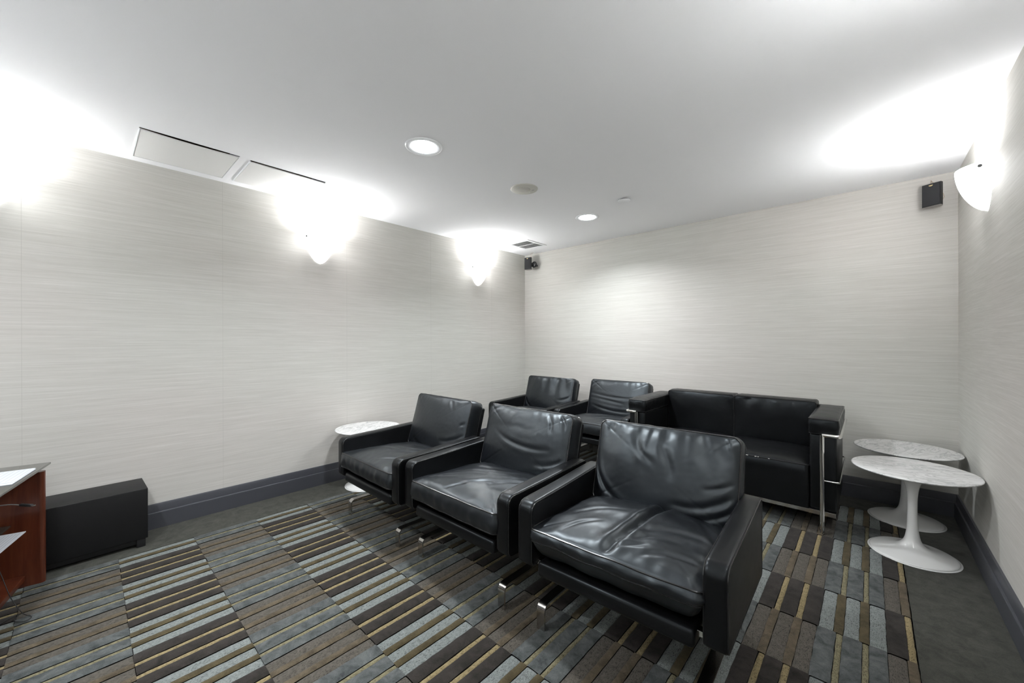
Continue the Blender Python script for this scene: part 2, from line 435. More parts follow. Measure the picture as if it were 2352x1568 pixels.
def extr_profile(pts, t0, t1, inset=.010):
    """rounded panel: closed YZ outline, thickness along X, softened rims"""
    n = len(pts); nrm = []
    for i in range(n):
        a = Vector(pts[i-1]); c = Vector(pts[(i+1) % n]); tg = (c-a).normalized(); nrm.append(Vector((tg.y, -tg.x)))
    area = sum(pts[i][0]*pts[(i+1) % n][1]-pts[(i+1) % n][0]*pts[i][1] for i in range(n))
    sg = 1 if area > 0 else -1
    layers = [(t0+.0, 2.6), (t0+.0005, 1.0), (t0+.003, .45), (t0+.008, .12), (t0+.014, 0), (t1-.014, 0), (t1-.008, .12), (t1-.003, .45), (t1-.0005, 1.0), (t1, 2.6)]
    V = []; F = []
    for x, k in layers:
        for i in range(n):
            p = Vector(pts[i])-nrm[i]*sg*inset*k; V.append(Vector((x, p.x, p.y)))
    for l in range(len(layers)-1):
        for i in range(n): F.append((l*n+i, l*n+(i+1) % n, (l+1)*n+(i+1) % n, (l+1)*n+i))
    F.append(tuple(range(n))); F.append(tuple((len(layers)-1)*n+i for i in range(n)))
    rim0 = [Vector((t0+.001, (Vector(pts[i])-nrm[i]*sg*inset*.75).x, (Vector(pts[i])-nrm[i]*sg*inset*.75).y)) for i in range(n)]
    rim1 = [Vector((t1-.001, p.y, p.z)) for p in rim0]
    return V, F, rim0, rim1
def subdiv(pts, step=.03):
    out = []
    for i in range(len(pts)):
        a = Vector(pts[i]); c = Vector(pts[(i+1) % len(pts)]); k = max(1, int((c-a).length/step))
        for j in range(k): q = a.lerp(c, j/k); out.append((q.x, q.y))
    return out

# ------------------------------------------------------------------ leather lounge chairs
W_, TA = .806, .070
def arm_outline():
    c = []
    c += arc((.045, .548-.045), .045, 180, 92, 8)          # front top
    c += [(.30, .556), (.52, .566)]
    c += arc((.655-.03, .570-.03), .03, 85, 0, 6)
    c += arc((.655-.02, .236+.02), .02, 0, -85, 5)
    c += arc((.028, .278+.028), .028, 265, 182, 6)
    return subdiv(c[::-1], .04)
def wr_fn(seed, gather=0., glen=.10, gfreq=20, folds=.003, creases=(), edge=0., W=.65, D=.4, fine=.0005):
    """creases: (u0, v0, u1, v1, bend, depth, width) soft valleys with raised shoulders; gather: pleats hanging from the top seam; edge: puckers along all seams"""
    polys = []
    for (u0, v0, u1, v1, bd, am, wd) in creases:
        du, dv = u1-u0, v1-v0; l = math.hypot(du, dv); px, py = -dv/l*bd, du/l*bd
        P = []
        for k in range(9):
            t_ = k/8; P.append((u0+du*t_+px*4*t_*(1-t_)+.006*nz(t_*3, seed), v0+dv*t_+py*4*t_*(1-t_)))
        polys.append((P, am, wd))
    def f(u, v):
        h = folds*(nz(u*4.2+seed, v*6, seed)*1.5+.55*nz(u*9, v*13+seed, seed+2))
        h += fine*nz(u*45, v*45, seed)
        if gather:
            dt = D/2-v; e = math.exp(-(max(dt-.012, 0)/glen)**1.3)*min(1, dt/.012+.35)
            uu = u*(1-.9*dt)+.05*dt*math.sin(u*9+seed)
            h += gather*e*(nz(uu*gfreq, dt*3, seed+3)*1.7+.6*nz(uu*gfreq*2.1, dt*5, seed+4)*math.exp(-dt/.05))
        if edge:
            for dl, cc in ((W/2-abs(u), v+(1 if u > 0 else 0)), (v+D/2, u+2), (D/2-v, u+4)):
                h += edge*math.exp(-max(dl, 0)/.032)*nz(cc*24, dl*9, seed+8)*1.6
        for P, am, wd in polys:
            best = 9.; bt = 0
            for k in range(8):
                ax, ay = P[k]; bx, by = P[k+1]; dx, dy = bx-ax, by-ay
                t_ = max(0, min(1, ((u-ax)*dx+(v-ay)*dy)/(dx*dx+dy*dy)))
                d = math.hypot(u-ax-dx*t_, v-ay-dy*t_)
                if d < best: best = d; bt = (k+t_)/8
            if best < wd*6:
                tp = math.sin(PI*min(1, max(0, bt*.94+.03)))**.6; q = best/wd
                h += am*tp*(-math.exp(-q*q)+.45*math.exp(-((q-2.0)/1.3)**2))
        return h
    return f
def lounge_chair(x, y, rot, label, seat, back, cthick=.090, cbot=.020, seatkw={}, backkw={}, arm_mat=None):
    c = empty('lounge_chair', (x, y, 0), rot, label, 'chair', 'black leather lounge chairs with flat steel legs')
    lm = M['leather']; am = arm_mat or M['leather_arm']
    out = arm_outline()
    for sx in (-1, 1):
        t0, t1 = (W_/2-TA, W_/2) if sx > 0 else (-W_/2, -W_/2+TA)
        V, F, r0, r1 = extr_profile(out, t0, t1, .007)
        a = mk('armrest', V, F, am, c, True, 50)
        p = MB(); p.tube(r0, .0022, 6, closed=True); p.tube(r1, .0022, 6, closed=True); p.build('piping', M['piping'], a)
    # seat platform, tilted back
    tilt = Matrix.Translation((0, .008, .318)) @ Matrix.Rotation(R(-5), 4, 'X')
    MB().box(-.308, .308, 0, .63, -.062, 0, .016).xf(tilt).build('seat_base', am, c)
    # back shell
    rec = R(-16.2)
    top = Vector((0, .632, .806)); Bm = Matrix.Translation(top) @ Matrix.Rotation(rec, 4, 'X')
    MB().box(-.322, .322, .113, .150, -.535, -.028, .012).xf(Bm).build('back_shell', am, c)
    # seat cushion
    sd = .60; sm = Matrix.Translation((0, sd/2-.012, .391 if cthick > .06 else .412)) @ Matrix.Rotation(R(-3.2), 4, 'X')
    ct = seatkw.pop('ct', .048) if seatkw else .048
    k = dict(nx=110, ny=100, rc=.028, bulge=.010, seamw=.006, sidew=.007, pw=2.4); k.update(seatkw)
    cushion('seat_cushion', .664, sd, cthick, ct, cbot, seat, lm, sm, c, **k)
    # back cushion: local x, y(up), z(out towards front)
    bh = .405; bt = .106
    rotm = Matrix(((1, 0, 0, 0), (0, 0, -1, 0), (0, 1, 0, 0), (0, 0, 0, 1)))   # (u,v,n)->(u,-n,v)
    bmx = Bm @ Matrix.Translation((0, bt/2, -bh/2)) @ rotm
    k = dict(nx=130, ny=86, rc=.034, bulge=.008, seamw=.004, pw=2.2); k.update(backkw)
    cushion('back_cushion', .660, bh, bt-.004, .052, .002, back, lm, bmx, c, **k)
    # steel: two sled legs, cross bars, posts
    for sx in (-1, 1):
        path = [(.049, 0.001), (.049, .05), (.049, .078)] + arc((.049+.026, .080), .026, 180, 90, 7) + [(.3, .106), (.56, .106)] + arc((.57, .080), .026, 90, 0, 7) + [(.596, .04), (.596, .001)]
        lg = MB().ribbon(path, .040, .008, sx*.318)
        lg.build('leg', M['steel'], c, True, 30)
        MB().box(sx*.318-.014, sx*.318+.014, .285, .292, .108, .262, .001).build('leg_post', M['steel'], c, False)
    MB().box(-.334, .334, .040, .068, .284, .303, .001).build('cross_bar', M['steel'], c, False)
    MB().box(-.334, .334, .270, .300, .243, .262, .001).build('cross_bar', M['steel'], c, False)
    return c
none = lambda u, v: 0.
NS = [(.000, -.31, .055, .27, -.012, .027, .017), (.05, -.22, .20, -.10, .02, .004, .012), (.12, -.26, .29, -.17, .015, .0045, .010), (-.20, -.27, -.10, -.12, .02, .004, .010), (.08, -.12, .27, .02, .02, .005, .016),
      (-.24, -.10, -.06, .03, .03, .003, .012), (.16, .20, .30, .02, .02, .004, .014), (.03, -.26, .12, -.20, .0, .004, .009)]
NB = [(-.335, .03, -.13, -.20, -.05, .0065, .012), (-.335, .10, -.24, -.17, -.03, .004, .010), (.335, -.03, .08, -.13, .03, .005, .013), (.335, -.09, .12, -.18, .02, .0045, .010), (.0, .12, .06, -.02, .015, .005, .016), (-.12, .14, -.02, .03, -.02, .004, .014), (.335, .02, .20, -.04, .01, .0035, .010)]
lounge_chair(-.714, 1.272, .040, 'nearest black leather lounge chair, with a deep crease down its seat cushion',
    wr_fn(4.2, folds=.0075, creases=NS, edge=.006, W=.66, D=.6),
    wr_fn(8.1, gather=.0085, glen=.13, gfreq=19, folds=.003, creases=NB, edge=.0015, W=.66, D=.405), cthick=.044, cbot=.072, seatkw=dict(seamw=.012, ct=.060))
MS = [(-.24, -.02, .14, .16, -.04, .0065, .012), (-.02, -.20, .10, -.06, .015, .008, .010), (.10, -.10, .24, .06, .02, .006, .014), (-.30, -.22, -.16, -.10, .01, .004, .012), (-.06, -.28, .02, -.18, .01, .004, .009), (.12, .0, .28, .14, .01, .004, .016), (-.20, .08, .06, .22, -.03, .004, .016)]
MB_ = [(-.22, .045, .22, -.015, -.035, .0038, .013), (.335, -.09, .08, -.17, .02, .006, .013), (.335, -.04, .14, -.11, .02, .004, .012), (.17, .19, .22, .09, .01, .005, .010), (.25, .195, .30, .11, .01, .005, .009), (-.31, .14, -.20, .20, .01, .003, .010), (-.26, .06, .10, .07, .02, .002, .020)]
lounge_chair(-1.570, 1.242, .008, 'black leather lounge chair in the middle of the front row of three',
    wr_fn(15.3, folds=.008, creases=MS, edge=.004, W=.66, D=.6),
    wr_fn(21.7, gather=.0022, glen=.05, gfreq=26, folds=.003, creases=MB_, edge=.0012, W=.66, D=.405))
LS = [(-.10, -.02, .16, .12, -.02, .006, .014), (.0, -.12, .22, .02, .03, .005, .014), (-.26, -.14, -.02, -.06, .02, .004, .014), (.08, -.24, .28, -.12, .02, .005, .012), (-.04, .12, .2, .2, .0, .004, .016)]
LB = [(.335, -.03, .12, -.11, .02, .005, .012), (.335, -.10, .08, -.17, .015, .005, .011), (.28, .02, .33, .05, .0, .003, .010), (-.28, -.12, -.05, -.19, -.02, .003, .014), (.12, .19, .18, .12, .0, .003, .010)]
lounge_chair(-2.404, 1.215, -.012, 'black leather lounge chair at the left end of the front row, beside a marble table',
    wr_fn(33.9, folds=.005, creases=LS, edge=.005, W=.66, D=.6),
    wr_fn(41.2, gather=.0018, glen=.05, gfreq=26, folds=.0025, creases=LB, edge=.001, W=.66, D=.405))
lounge_chair(-2.775, 3.075, .0, 'black leather lounge chair in the back row nearest the far left corner',
    wr_fn(52.9, folds=.005, creases=LS, edge=.003, W=.66, D=.6),
    wr_fn(57.3, gather=.015, glen=.17, gfreq=13, folds=.003, creases=[(-.335, .0, -.12, -.20, -.05, .006, .013), (.335, .02, .18, -.06, .02, .005, .012), (.335, -.06, .05, -.18, .03, .006, .012)], edge=.0015, W=.66, D=.405))
lounge_chair(-1.966, 3.20, .0, 'black leather lounge chair in the back row directly left of the tubular steel sofa',
    wr_fn(63.9, folds=.005, creases=MS[:4], edge=.003, W=.66, D=.6),
    wr_fn(68.8, gather=.003, glen=.08, gfreq=20, folds=.003, creases=[(-.30, .05, .25, .02, -.02, .004, .013), (-.26, -.08, .26, -.11, -.03, .0045, .013), (-.32, .12, -.16, .20, .02, .005, .010), (-.28, .0, .1, -.04, .0, .003, .012)], edge=.001, W=.66, D=.405))

# ------------------------------------------------------------------ sofa
def sofa():
    s = empty('loveseat', (-.8435, 3.18, 0), 0, 'black leather two-seat sofa held in a chrome tube frame against the back wall', 'sofa')
    ls = M['leather_sofa']; hw = .70; aw = .150; dp = .74
    rotm = Matrix(((1, 0, 0, 0), (0, 0, -1, 0), (0, 1, 0, 0), (0, 0, 0, 1)))
    for sx in (-1, 1):
        x0, x1 = (hw-aw, hw) if sx > 0 else (-hw, -hw+aw)
        a = MB().box(x0+.003, x1-.008, .012, dp-.02, .137, .628, .016).build('arm_box', ls, s)
        cm = Matrix.Translation(((x0+x1)/2, dp/2, .678))
        cushion('arm_cushion', aw, dp, .092, .020, .0, wr_fn(70+sx, folds=.002, W=aw, D=dp, edge=.002), ls, cm, s, nx=24, ny=60, rc=.014, bulge=.006, seamw=.003, pw=3.5, sidew=.007)
    iw = hw-aw
    for sx in (-1, 1):
        x0, x1 = (.002, iw-.001) if sx > 0 else (-iw+.001, -.002)
        cm = Matrix.Translation(((x0+x1)/2, .295, .276))
        cushion('seat_cushion', x1-x0, .575, .276, .030, 0, wr_fn(75+sx, folds=.003, W=.54, D=.57, edge=.001), ls, cm, s, nx=48, ny=48, rc=.014, bulge=.003, seamw=.003, pw=4, lowpipe=False, sidew=.004)
        cm = Matrix.Translation(((x0+x1)/2, .602, .592)) @ rotm
        cushion('back_cushion', x1-x0, .350, .17, .020, .0, wr_fn(85+sx*2, gather=.0055 if sx > 0 else .003, glen=.06, gfreq=15, folds=.0025, W=.54, D=.35, edge=.0015), ls, cm, s, nx=64, ny=48, rc=.018, bulge=.010, seamw=.004, pw=3.2)
    # worn pale spots on the front seam of the right seat
    for (px, w_) in ((.175, .030), (.245, .012), (.262, .008), (.325, .010), (.12, .016)):
        MB().box(px, px+w_, .0015, .008, .4150, .4175, .0008).build('worn_spot', M['scuff'], s)
    ch = M['chrome']
    for sx in (-1, 1):
        lx = sx*(hw-.080)
        MB().tube([(lx, -.016, .002), (lx, -.016, .30), (lx, -.016, .628)], .013, 16).build('leg', ch, s)
        MB().tube([(lx, dp+.004, .002), (lx, dp+.004, .30), (lx, dp+.004, .628)], .013, 16).build('leg', ch, s)
        xo = sx*(hw+.006)
        def rnd(p): 
            out = []
            for i in range(len(p)):
                q = Vector(p[i])
                if i in (0, len(p)-1): out.append(q); continue
                a = (Vector(p[i-1])-q).normalized()*.014; c = (Vector(p[i+1])-q).normalized()*.014
                out += [q+a*((1-t_)**2)+c*(t_**2) for t_ in (0, .25, .5, .75, 1)]
            return out
        MB().tube(rnd([(lx, -.016, .628), (xo, -.016, .628), (xo, dp+.004, .628), (lx, dp+.004, .628)]), .012, 12).build('arm_rail', ch, s)
        MB().tube(rnd([(lx, -.016, .340), (xo, -.012, .340), (xo, dp, .340), (lx, dp+.004, .340)]), .0055, 10).build('side_rail', ch, s)
        MB().box(sx*(hw-.082)-.068, sx*(hw-.082)+.068, .004, .012, .110, .136, .001).build('arm_bracket', M['steel'], s, False)
    MB().box(-hw+aw, hw-aw, .006, .014, .111, .134, .001).build('front_rail', M['steel'], s, False)
    MB().box(-hw+.02, hw-.02, dp-.03, dp-.015, .111, .134, .001).build('rear_rail', M['steel'], s, False)
    MB().box(-hw+.01, hw-.01, .02, dp-.03, .122, .136, .001).build('seat_platform', M['plastic'], s, False)
    MB().tube([(-hw+.08, dp+.004, .60), (0, dp+.004, .60), (hw-.08, dp+.004, .60)], .011, 12).build('back_rail', ch, s)
sofa()

# ------------------------------------------------------------------ pedestal tables
def pedestal_table(x, y, label, rz=0):
    t_ = empty('pedestal_table', (x, y, 0), rz, label, 'table', 'round marble tables on white trumpet pedestals')
    r = .267; z1 = .490
    MB().lathe([(0, z1), (r-.004, z1), (r-.001, z1-.0015), (r, z1-.004), (r-.002, z1-.007), (r-.012, z1-.012), (r-.03, z1-.017), (0, z1-.017)], 96).build('tabletop', M['marble'], t_, True, 25)
    prof = [(0, .003), (.179, .003), (.1835, .006), (.183, .010), (.177, .0135), (.158, .0185), (.133, .0245), (.104, .032), (.079, .0405), (.059, .052), (.044, .068), (.034, .090), (.0275, .125), (.0235, .17), (.0212, .23), (.0208, .28), (.0222, .33), (.0270, .375), (.036, .410), (.050, .438), (.068, .457), (.086, .468), (.091, .472), (0, .472)]
    # smooth the profile
    def cr(P, n=4):
        out = [P[0]]
        for i in range(1, len(P)-2):
            a, b_, c, d = [Vector(q) for q in (P[i-1], P[i], P[i+1], P[min(i+2, len(P)-1)])]
            for k in range(n):
                u = k/n; q = .5*((2*b_)+(-a+c)*u+(2*a-5*b_+4*c-d)*u*u+(-a+3*b_-3*c+d)*u**3); out.append((max(q.x, 0.001), q.y))
        return out+[P[-2], P[-1]]
    MB().lathe(cr(prof), 72).build('pedestal', M['enamel'], t_, True, 50)
pedestal_table(.1815, 3.215, 'round marble pedestal table in front by the right wall, nearer of the overlapping pair', .4)
pedestal_table(.180, 3.795, 'round marble pedestal table tucked in the back right corner behind the other', 1.3)
pedestal_table(-3.195, 1.652, 'round marble pedestal table between the left wall and the front row of chairs', 2.2)

# ------------------------------------------------------------------ subwoofer
sw = empty('subwoofer', (-3.345, .03, 0), R(1.5), 'black rectangular subwoofer box on the carpet against the left wall', 'speaker')
MB().box(-.135, .135, -.235, .220, .052, .350, .003).build('cabinet', M['sub'], sw)
for (a, c) in ((-.11, -.20), (.11, -.20), (-.11, .19), (.11, .19)):
    MB().box(a-.02, a+.02, c-.02, c+.02, .003, .053, .003).build('foot', M['plastic'], sw)
MB().box(-.12, .12, -.215, .205, .022, .0515, .002).build('plinth', M['plastic'], sw)

# ------------------------------------------------------------------ TV stand
SR = R(-12)
st = empty('media_stand', (-3.118, -.152, 0), SR, 'cherry wood media stand with smoked glass top and open shelves at the left edge', 'stand')
def rbox(mb, x0, x1, y0, y1, z0, z1, r=.016):   # board with rounded front edge (front = +y)
    pts = [(x0, y0), (x1, y0)] + [(x1-r+r*math.cos(R(a)), y1-r+r*math.sin(R(a))) for a in range(0, 91, 15)] + [(x0+r+r*math.cos(R(a)), y1-r+r*math.sin(R(a))) for a in range(90, 181, 15)]
    n = len(pts); V = [Vector((a, b_, z0)) for a, b_ in pts]+[Vector((a, b_, z1)) for a, b_ in pts]
    F = [(i, (i+1) % n, n+(i+1) % n, n+i) for i in range(n)]+[tuple(range(n)), tuple(range(n, 2*n))]
    return mb.add(V, F)
rbox(MB(), -.036, 0, -.50, 0.008, .003, .570).build('side_panel', M['wood'], st)
rbox(MB(), 1.30, 1.336, -.50, 0.008, .003, .570).build('side_panel', M['wood'], st)
MB().box(0, 1.30, -.46, -.055, .035, .062, .003).build('bottom_shelf', M['wood'], st)
MB().box(0, 1.30, -.50, -.47, .05, .40, .002).build('back_panel', M['wood'], st)
MB().box(0.005, 1.295, -.44, -.10, .318, .326, .001).build('glass_shelf', M['tint_glass'], st)
gt = MB()
gt.box(-.042, 1.35, -.50, .022, .597, .607, .003); gt.build('glass_top', M['tint_glass'], st)
for xx in (-.018, 1.318):
    for yy in (-.42, -.05):
        MB().lathe([(.011, .570), (.011, .597)], 16, (xx, yy, 0)).build('glass_mount', M['steel'], st)
def on_stand(name, label, cat, z, pts, mt, th=.0012, group=None):
    V = [Vector((a, b_, z)) for a, b_ in pts]+[Vector((a, b_, z+th)) for a, b_ in pts]; n = len(pts)
    F = [(i, (i+1) % n, n+(i+1) % n, n+i) for i in range(n)]+[tuple(range(n)), tuple(range(n, 2*n))]
    return tag(mk(name, V, F, mt, None, False), label, cat, group)
pass
# papers on the glass top (world coordinates)
pp = empty('paper_stack', (-2.915, -.245, .607), R(-12), 'loose white printed sheets lying on the glass top of the media stand', 'paper')
MB().box(-.125, .13, -.12, .055, .0005, .0025).build('sheet', M['paper'], pp, False)
MB().box(-.14, .10, -.13, .050, .0027, .0040).build('sheet', M['paper'], pp, False)
l = MB()
for i in range(9): l.box(-.125, .085, .038-i*.017, .0395-i*.017, .00405, .0042)
l.build('printed_lines', M['ink'], pp, False)
# flyer on the glass shelf
fl = empty('brochure', (-2.855, -.310, .327), R(-14), 'folded glossy brochure on the middle glass shelf of the media stand', 'brochure')
MB().box(-.14, .12, -.09, .085, 0, .004).build('sheet', M['paper'], fl, False)
MB().box(-.05, .07, -.06, .01, .0041, .0046).build('printed_picture', M['darkink'], fl, False)
l = MB()
for i in range(5): l.box(-.12, .10, .072-i*.011, .0735-i*.011, .0041, .0045)
l.build('printed_lines', M['ink'], fl, False)
# cable with plug
cb = empty('usb_cable', (-2.900, -.190, .008), 0, 'grey USB cable ending in a plug that pokes out above the glass shelf', 'cable')
cpts = []
for i in range(25):
    f = i/24
    if f < .5: cpts.append((.018-f*.20, -.008-f*.19, .472+.004*math.sin(f*9)))
    else: g = (f-.5)*2; cpts.append((-.082+.05*math.sin(g*2.6)+.10*g, -.103-.05*g, .474-.151*g*g))
MB().tube(cpts, .0024, 8).build('cord', M['greywire'], cb)
pl = Matrix.Translation((.034, .006, .473)) @ Matrix.Rotation(R(43), 4, 'Z') @ Matrix.Rotation(R(3), 4, 'Y')
MB().box(-.030, .024, -.006, .006, -.005, .005, .002).xf(pl).build('plug', M['plastic'], cb)
MB().box(.023, .036, -.0045, .0045, -.002, .002, .0005).xf(pl).build('plug_tip', M['steel'], cb)
# thin black cord drooping to the carpet
dc = []
ctrl = [(-2.93, -.30, .30), (-2.90, -.265, .20), (-2.87, -.235, .09), (-2.86, -.215, .035), (-2.80, -.19, .014), (-2.755, -.165, .010), (-2.735, -.185, .009), (-2.77, -.215, .009), (-2.82, -.205, .010), (-2.79, -.25, .009), (-2.72, -.31, .009)]
for i in range(len(ctrl)-1):
    P_ = [Vector(ctrl[max(i-1, 0)]), Vector(ctrl[i]), Vector(ctrl[i+1]), Vector(ctrl[min(i+2, len(ctrl)-1)])]
    for k in range(6):
        u = k/6; a, b_, c, d = P_; dc.append(.5*((2*b_)+(-a+c)*u+(2*a-5*b_+4*c-d)*u*u+(-a+3*b_-3*c+d)*u**3))
tag(MB().tube(dc, .0016, 6).build('thin_cord', M['blackwire']), 'thin black cord hanging from the media stand and looping on the carpet', 'cord')
# television, standing on the media stand just outside the picture
tv = empty('television', (-2.99, -.42, .6075), SR, 'large flat black television standing on the media stand', 'television')
MB().box(0, 1.24, -.05, -.01, .07, .98, .006).build('screen_housing', M['plastic'], tv)
MB().box(.015, 1.225, -.0101, -.0075, .09, .965, .0005).build('screen', M['screen'], tv)
MB().box(.42, .82, -.05, .03, .0, .012, .004).build('foot', M['plastic'], tv)
MB().box(.57, .67, -.045, -.025, .010, .09, .004).build('neck', M['plastic'], tv)

# ------------------------------------------------------------------ ceiling fittings
def downlight(x, y, label):
    d = empty('downlight', (x, y, H), 0, label, 'ceiling light', 'round recessed downlights')
    MB().lathe([(.078, -.0015), (.084, -.004), (.098, -.0065), (.107, -.005), (.110, 0.0), (.078, 0)], 64).build('trim_ring', M['trim'], d, True, 50)
    MB().lathe([(0, -.0085), (.03, -.0080), (.06, -.0066), (.074, -.0045), (.078, -.003), (.078, -.001), (0, -.001)], 64).build('lens', M['lens'], d)
    ld = bpy.data.lights.new('downlight_lamp', 'AREA'); ld.shape = 'DISK'; ld.size = .15; ld.energy = P_DOWN; ld.color = (.93, .97, 1.0)
    ld.spread = R(142)
    lo = bpy.data.objects.new('downlight_lamp', ld); C.objects.link(lo); lo.parent = d; lo.location = (0, 0, -.011)
downlight(-1.974, 1.376, 'lit round downlight in the ceiling above the middle front chair')
downlight(-1.968, 3.209, 'lit round downlight in the ceiling farther back, beside the small round sprinkler cap')
downlight(-1.970, -.46, 'lit round downlight in the ceiling near the television')

sp = empty('ceiling_speaker', (-1.958, 2.281, H), R(20), 'round ivory ceiling speaker with a perforated centre between the two downlights', 'speaker')
MB().lathe([(0, -.006), (.098, -.006), (.104, -.004), (.106, 0), (0, 0)], 64).build('cover_plate', M['ivory'], sp, True, 50)
MB().lathe([(0, -.0085), (.045, -.0085), (.048, -.006), (0, -.006)], 48).build('grille', M['mesh'], sp)
MB().box(.052, .070, .030, .040, -.0066, -.0058).build('label_plate', M['underside'], sp, False)
for a in (70, 250):
    MB().lathe([(0, -.008), (.004, -.008), (.004, -.006)], 12, (.07*math.cos(R(a)), .07*math.sin(R(a)), 0)).build('screw', M['trim'], sp)
sc_ = empty('sprinkler_cap', (-1.497, 3.012, H), 0, 'small round white sprinkler cap on the ceiling', 'sprinkler')
MB().lathe([(0, -.014), (.047, -.014), (.050, -.012), (.050, -.010), (0, -.010)], 40).build('cap', M['trim'], sc_)
MB().lathe([(0.034, -.010), (.034, 0), (0, 0)], 32).build('collar', M['void'], sc_)

for i, (x0, x1, y0, y1) in enumerate(PAN):
    lab = ['white square ceiling access hatch, left one of the two, nearer the media stand', 'white square ceiling access hatch, right one of the two, nearer the wall lamp'][i]
    o = empty('access_hatch', ((x0+x1)/2, (y0+y1)/2, H), 0, lab, 'hatch', 'square access hatches in the ceiling')
    hx, hy = (x1-x0)/2, (y1-y0)/2
    g = [(-.004, -.004), (.004, .0)][i]
    # slightly bowed door, hanging just below the ceiling
    nx_, ny_ = 12, 12; V = []; F = []
    for z in (0, .006):
        for j in range(ny_+1):
            for k in range(nx_+1):
                u, v = 2*k/nx_-1, 2*j/ny_-1
                bow = .004*(1-v*v)*(u+1)/2 if i == 0 else .003*(1-v*v)*(1-u)/2*0+.002
                V.append((u*hx-bow*.5*(u+1), v*hy, -.0065-bow+z))
    n1 = (nx_+1)*(ny_+1)
    for j in range(ny_):
        for k in range(nx_):
            a = j*(nx_+1)+k; F.append((a, a+1, a+nx_+2, a+nx_+1)); F.append((a+n1, a+1+n1, a+nx_+2+n1, a+nx_+1+n1))
    bl = [k for k in range(nx_)]+[(nx_)+(nx_+1)*j for j in range(ny_)]+[ny_*(nx_+1)+k for k in range(nx_, 0, -1)]+[(nx_+1)*j for j in range(ny_, 0, -1)]
    for a in range(len(bl)): b2 = bl[(a+1) % len(bl)]; F.append((bl[a], b2, b2+n1, bl[a]+n1))
    mk('door', V, F, M['panelpaint'], o, True, 30)
    f = MB()
    e = .0035
    f.box(-hx-.0055, -hx-.001, -hy-.0055, hy+.0055, -.0085, .0); f.box(-hx, hx, -hy-.0055, -hy-.001, -.0085, 0); f.box(-hx, hx, hy+.001, hy+.0055, -.0085, 0)
    f.build('edge_trim', M['trim'], o, False)

vn = empty('ceiling_vent', ((VENT[0]+VENT[1])/2, (VENT[2]+VENT[3])/2, H), 0, 'square ceiling air vent with grey louvres in the far left corner', 'vent')
hx, hy = (VENT[1]-VENT[0])/2, (VENT[3]-VENT[2])/2
f = MB()
for (a, b_, c, d) in ((-hx, hx, -hy, -hy+.035), (-hx, hx, hy-.035, hy), (-hx, -hx+.035, -hy+.035, hy-.035), (hx-.035, hx, -hy+.035, hy-.035)): f.box(a, b_, c, d, -.008, -.001, .002)
f.build('frame', M['trim'], vn)
f = MB()
nsl = 13
for i in range(nsl):
    xx = -hx+.040+(2*hx-.080)*(i+.5)/nsl
    mt_ = Matrix.Translation((xx, 0, -.001)) @ Matrix.Rotation(R(38), 4, 'Y')
    f.box(-.0105, .0105, -hy+.036, hy-.036, -.0006, .0006, 0, mt_)
f.build('louvres', M['louver'], vn, False)
MB().box(-hx+.037, hx-.037, -.002, .002, -.0075, .006).build('centre_bar', M['louver'], vn, False)
MB().box(-hx+.032, hx-.032, -hy+.032, hy-.032, .04, .06).build('duct', M['void'], vn, False)

# ------------------------------------------------------------------ wall sconces
def sconce(side, y, label):
    nrm = 1 if side == 'left' else -1
    x = XL if side == 'left' else XR
    s = empty('wall_sconce', (x, y, 2.0), 0, label, 'wall lamp', 'frosted glass half-bowl wall lamps')
    Z0, Z1 = -.100, .128; rx, ry = .115, .125
    nu, nv = 40, 26; V = []; F = []
    def ring(off):
        n0 = len(V)
        for j in range(nv+1):
            f = j/nv; z = Z1 + (Z0-Z1)*f
            k = max(0, 1-f**1.75)**.62
            k = k if j < nv else .0
            for i in range(nu+1):
                a = -PI/2+PI*i/nu
                V.append(Vector((nrm*max(.0015, (rx-off)*k*math.cos(a)), (ry-off)*k*math.sin(a), z+(off if j == nv else 0)+ (.010*math.cos(a)*0))))
        return n0
    a0 = ring(0); a1 = ring(.004)
    for base in (a0, a1):
        for j in range(nv):
            for i in range(nu): q = base+j*(nu+1)+i; F.append((q, q+1, q+nu+2, q+nu+1))
    for i in range(nu): F.append((a0+i, a0+i+1, a1+i+1, a1+i))
    mk('glass_bowl', V, F, M['glass_lamp'], s, True, 60)
    MB().box(0 if nrm > 0 else -.012, .012 if nrm > 0 else 0, -.03, .03, -.03, .06, .003).build('back_plate', M['trim'], s)
    # bulb on a stub
    bx = nrm*.048
    MB().lathe([(0, -.02), (.012, -.018), (.016, 0), (.014, .015), (.008, .024), (0, .026)], 24, (bx, 0, .035)).build('bulb', M['bulb'], s)
    MB().tube([(nrm*.005, 0, .005), (bx, 0, .005), (bx, 0, .018)], .006, 10).build('lamp_holder', M['trim'], s)
    # fixing screw on the camera-side edge of the bowl
    yy = -.108; q = Matrix.Translation((nrm*.042, -.116, .108)) @ Matrix.Rotation(R(90), 4, 'X') @ Matrix.Rotation(R(20*nrm), 4, 'Y')
    MB().lathe([(0, .0), (.0085, .0), (.0085, .007), (.005, .009), (0, .009)], 20).xf(q).build('screw', M['screw'], s)
    ld = bpy.data.lights.new('sconce_lamp', 'POINT'); ld.energy = P_SCONCE; ld.color = (.985, .985, 1.0); ld.shadow_soft_size = .028
    lo = bpy.data.objects.new('sconce_lamp', ld); C.objects.link(lo); lo.parent = s; lo.location = (bx+nrm*.004, 0, .085)
sconce('left', 1.365, 'glowing frosted half-bowl lamp on the left wall, right of the ceiling hatches')
sconce('left', 3.205, 'glowing frosted half-bowl lamp on the left wall nearest the far corner')
sconce('left', -.400, 'glowing frosted half-bowl lamp on the left wall at the left picture edge')
sconce('right', 3.160, 'glowing frosted half-bowl lamp on the right wall near the corner speaker')
